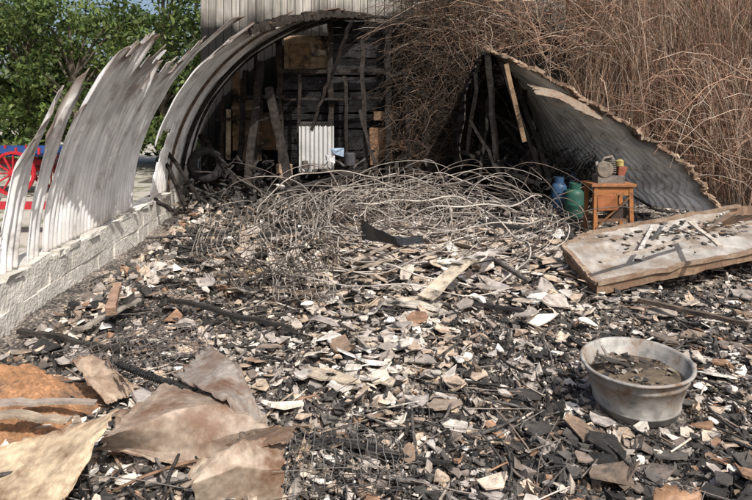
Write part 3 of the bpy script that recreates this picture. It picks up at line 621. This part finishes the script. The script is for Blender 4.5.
A.beam(c0+[-.15,-.05,z0+.05],c0+[-.17,-.05,z0+.3],.03,.03,(.3,.27,.25));A.obj('engine',M_debris,st)

# ---------------------------------------------------------------- farm cart beyond the wall
cart=empty('farm_cart')
def wheel(c,rad,name):
    A=Acc();RY=Matrix.Rotation(r(90),3,'X')
    A.lathe(c,[(rad*.88,-.03),(rad,-.03),(rad,.03),(rad*.88,.03),(rad*.88,-.03)],(.45,.02,.03),40,RY)
    A.lathe(c,[(0,-.08),(.05,-.08),(.07,-.04),(.07,.04),(.05,.08),(0,.08)],(.45,.02,.03),16,RY)
    for k in range(12):
        a=2*math.pi*k/12;A.beam(np.array(c)+[.05*math.cos(a),0,.05*math.sin(a)],np.array(c)+[rad*.9*math.cos(a),0,rad*.9*math.sin(a)],.025,.03,(.45,.02,.03))
    A.obj(name,M_paint,cart)
for nm,cx,cy,rr in(('wheel_front',-7.2,11.9,.44),('wheel_rear',-9.0,11.9,.5),('wheel_front_far',-7.2,13.3,.44),('wheel_rear_far',-9.0,13.3,.5)): wheel((cx,cy,rr),rr,nm)
A=Acc();BL=(.03,.07,.22)
A.box((-8.1,12.6,.80),(2.9,1.1,.06),BL)
for yy_ in(12.03,13.17):
    A.box((-8.1,yy_,.88),(3.0,.04,.10),BL)
    for k in range(7): A.box((-9.5+k*.46,yy_-.03,.88),(.04,.03,.14),(.45,.03,.03))
A.box((-6.6,12.6,.88),(.04,1.1,.12),BL);A.box((-9.6,12.6,.88),(.04,1.1,.12),BL)
A.beam((-7.2,11.9,.44),(-7.2,13.3,.44),.06,.06,(.4,.02,.03));A.beam((-9,11.9,.5),(-9,13.3,.5),.06,.06,(.4,.02,.03));A.beam((-9.3,12.6,.66),(-6.9,12.6,.6),.1,.12,(.4,.02,.03))
A.obj('cart_body',M_paint,cart)
A=Acc();A.box((-5.0,8.3,.35),(1.5,.35,.06),(.45,.03,.04));A.box((-5.6,8.3,.16),(.06,.3,.34),(.4,.03,.04));A.box((-4.4,8.3,.16),(.06,.3,.34),(.4,.03,.04));A.obj('red_bench',M_paint)

# ---------------------------------------------------------------- vegetation
def leaves(name,P,size,cols,parent=None,mat=M_leaf):
    n=len(P);a=rng.normal(0,1,(n,3));a/=np.linalg.norm(a,axis=1,keepdims=True);bq=np.cross(a,rng.normal(0,1,(n,3)));bq/=np.linalg.norm(bq,axis=1,keepdims=True)
    s=size*(.6+.8*rng.random((n,1)))
    V=np.stack([P-a*s,P+bq*s*.45,P+a*s,P-bq*s*.45],1).reshape(-1,3)
    return mkobj(name,V,np.arange(4*n).reshape(n,4),cols,mat,parent)
def crown(clumps,per,greens):
    P=[];C=[]
    for (c,rr) in clumps:
        k=int(per*rr*rr); d=rng.normal(0,1,(k,3));d/=np.linalg.norm(d,axis=1,keepdims=True)
        q=np.array(c)+d*rr*(rng.random((k,1))**.45)*np.array([1,1,.75]);P.append(q)
        g=greens[rng.integers(0,len(greens),k)]*rng.uniform(.7,1.25)*(.75+.5*rng.random((k,1)));C.append(g)
    return np.concatenate(P),np.concatenate(C)
GR=np.array([[.10,.15,.035],[.13,.175,.05],[.065,.105,.03],[.16,.20,.06],[.045,.075,.022]])
def tree(x,y,h,rr,ncl,lean=0):
    e=empty('deciduous_tree');A=Acc()
    A.tube([(x,y,-.1),(x+.05,y,.8),(x+lean*.3,y+.05,h*.35),(x+lean*.7,y,h*.65),(x+lean,y,h*.9)],[.16,.13,.1,.07,.02],(.10,.08,.06),8)
    cl=[]
    for i in range(ncl):
        a=random.random()*6.28;hh=random.uniform(.12,1.0)*h;w=rr*math.sqrt(random.random())*(1-.35*abs(hh/h-.5));c=(x+w*math.cos(a),y+w*math.sin(a),hh)
        cl.append((c,random.uniform(.3,.75)))
        if i%2==0: A.tube([(x+lean*.4,y,hh*.6),((x+c[0])/2,(y+c[1])/2,hh*.85),c],[.05,.03,.012],(.09,.075,.055),5)
    A.obj('trunk_and_limbs',M_stem,e,smooth=True);P,C=crown(cl,420,GR);P[:,2]=np.maximum(P[:,2],.05);leaves('foliage',P,.085,C,e)
for (x,y,h,rr,k) in [(-12.5,17,5.6,2.2,48),(-10.3,18,6.0,2.2,52),(-8.2,16.5,4.9,1.8,50),(-6.2,17.5,6.2,2.2,58),(-4.6,16.6,5.8,1.7,48),(-13.8,15,5.2,1.8,36)]: tree(x,y,h,rr,k,random.uniform(-.3,.3))
cl=[]
for _ in range(260): cl.append(((random.uniform(-24,-2.5),random.uniform(19,21.5),random.uniform(.2,4.7)),random.uniform(.5,.95)))
P,C=crown(cl,130,GR*.6);leaves('hedge',P,.14,C)
def canes(name,n,f,cols,mat=M_stem,K=9,sides=3,rr=(.0035,.010)):
    P=np.zeros((n,K,3));t=np.linspace(0,1,K)
    for i in range(n): P[i]=f(i,t)
    P+=np.cumsum(rng.normal(0,.028,P.shape),axis=1)
    R=rng.uniform(rr[0],rr[1],(n,1))*(1-.6*t)[None];C=cols[rng.integers(0,len(cols),n)]*(.6+.7*rng.random((n,1)))
    return tubes_obj(name,P,R,C,mat,sides)
TAN=np.array([[.36,.24,.165],[.44,.33,.25],[.28,.17,.115],[.50,.41,.33],[.18,.11,.08],[.38,.22,.15]])
def f1(i,t):
    x0=rng.uniform(3.6,11.5);y0=rng.uniform(10.9,13.0)
    if x0>5.5 and rng.random()<.4: y0=rng.uniform(8.8,11)
    hgt=rng.uniform(1.2,5.4)*(1 if y0>10.5 else .5);dx=rng.normal(-.2,1.3);dy=rng.normal(-.2,.7)
    return np.stack([x0+dx*t**1.3,y0+dy*t**1.3,hgt*np.sin(t*rng.uniform(1.4,2.8))],-1)
canes('bramble_thicket',4200,f1,TAN)
def f2(i,t):
    x0=rng.uniform(.9,4.6);y0=rng.uniform(10.2,10.9);z0=rng.uniform(2.7,4.7)
    if x0>2.6: y0=rng.uniform(10.2,12)
    a=rng.uniform(0,6.28);l=rng.uniform(.5,1.5)
    return np.stack([x0+l*math.cos(a)*t-.2*t,y0+.3*math.sin(a*2)*t,z0+l*.7*math.sin(a)*t-.7*t**2*rng.random()],-1)
canes('bramble_overhang',1700,f2,TAN*.8)
def f3(i,t):
    x0=rng.uniform(.35,1.7);y0=rng.uniform(9.9,10.8);z0=rng.uniform(.8,4.2);a=rng.uniform(0,6.28);l=rng.uniform(.3,1.1)
    return np.stack([x0+l*math.cos(a)*t,y0+.2*math.sin(a*3)*t,z0+l*.8*math.sin(a)*t-.3*t**2],-1)
canes('scorched_twigs',1300,f3,np.array([[.05,.035,.025],[.09,.06,.04],[.03,.025,.02],[.13,.09,.065]]),rr=(.003,.007))
def f4(i,t):
    x0=rng.uniform(1.9,3.5);y0=rng.uniform(9.3,10.2);a=rng.uniform(0,6.28);l=rng.uniform(.2,.75)
    return np.stack([x0+l*math.cos(a)*t,y0+.3*math.sin(a)*t,.15+rng.random()*.6+l*rng.uniform(.2,1)*t],-1)
canes('charred_bush',620,f4,DARK*.6,rr=(.004,.010))
nx,ny=70,26;V=[];Fs=[];C=[]
for i in range(nx):
    for j in range(ny):
        x=3.7+14*i/(nx-1);v=j/(ny-1);V.append((x,13.4+1.6*v+.3*float(sn(np.array(x*1.5),np.array(v*5),1.)),-.1+5.2*v**.8+.35*float(sn(np.array(x*1.2),np.array(v*4),2.))*v))
for i in range(nx-1):
    for j in range(ny-1): Fs.append([i*ny+j,(i+1)*ny+j,(i+1)*ny+j+1,i*ny+j+1]);C.append(np.array([.09,.06,.04])*(.5+.9*random.random()))
mkobj('thicket_bank',V,Fs,C,M_debris)
cl=[((random.uniform(3.5,12.5),random.uniform(11.0,13.4),random.uniform(.3,5.4)),random.uniform(.3,.7)) for _ in range(160)]
P,C=crown(cl,120,np.array([[.26,.17,.11],[.36,.25,.17],[.12,.13,.045],[.18,.11,.07]]));leaves('dead_bramble_leaves',P,.045,C)
cl=[((random.uniform(5.0,11.5),random.uniform(10.6,12.4),random.uniform(3.3,4.9)),random.uniform(.15,.4)) for _ in range(44)]
P,C=crown(cl,320,GR);leaves('bramble_leaves',P,.045,C)
cl=[]
for k in range(150):
    a=math.radians(k*2.4);cl.append(((45*math.sin(a),45*math.cos(a),random.uniform(.5,3)),random.uniform(2,3.6)))
P,C=crown(cl,28,GR*.8);leaves('distant_trees',P,.45,C)

# ---------------------------------------------------------------- camera & light
cam=bpy.data.cameras.new('camera');co=bpy.data.objects.new('camera',cam);scene.collection.objects.link(co)
co.location=(0,0,CH);co.rotation_euler=(r(90),0,0);cam.sensor_width=36;cam.lens=F/752*36;cam.shift_y=-(250-HZ)/752;cam.clip_end=800;cam.clip_start=.05
scene.camera=co
el=r(50);az=r(150)
sd=Vector((math.cos(el)*math.sin(az),math.cos(el)*math.cos(az),math.sin(el)))
su=bpy.data.lights.new('sun','SUN');su.energy=5.0;su.angle=r(.5);su.color=(1,.965,.91);so=bpy.data.objects.new('sun',su);scene.collection.objects.link(so);so.rotation_euler=sd.to_track_quat('Z','Y').to_euler()
w=bpy.data.worlds.new('World');scene.world=w;w.use_nodes=True;nt=w.node_tree;bg=nt.nodes['Background'];sk=nt.nodes.new('ShaderNodeTexSky');sk.sky_type='NISHITA';sk.sun_disc=False;sk.sun_elevation=el;sk.sun_rotation=az
sk.dust_density=5.0
nt.links.new(sk.outputs[0],bg.inputs[0]);bg.inputs[1].default_value=.15
scene.view_settings.view_transform='Standard';scene.view_settings.look='None';scene.view_settings.exposure=0
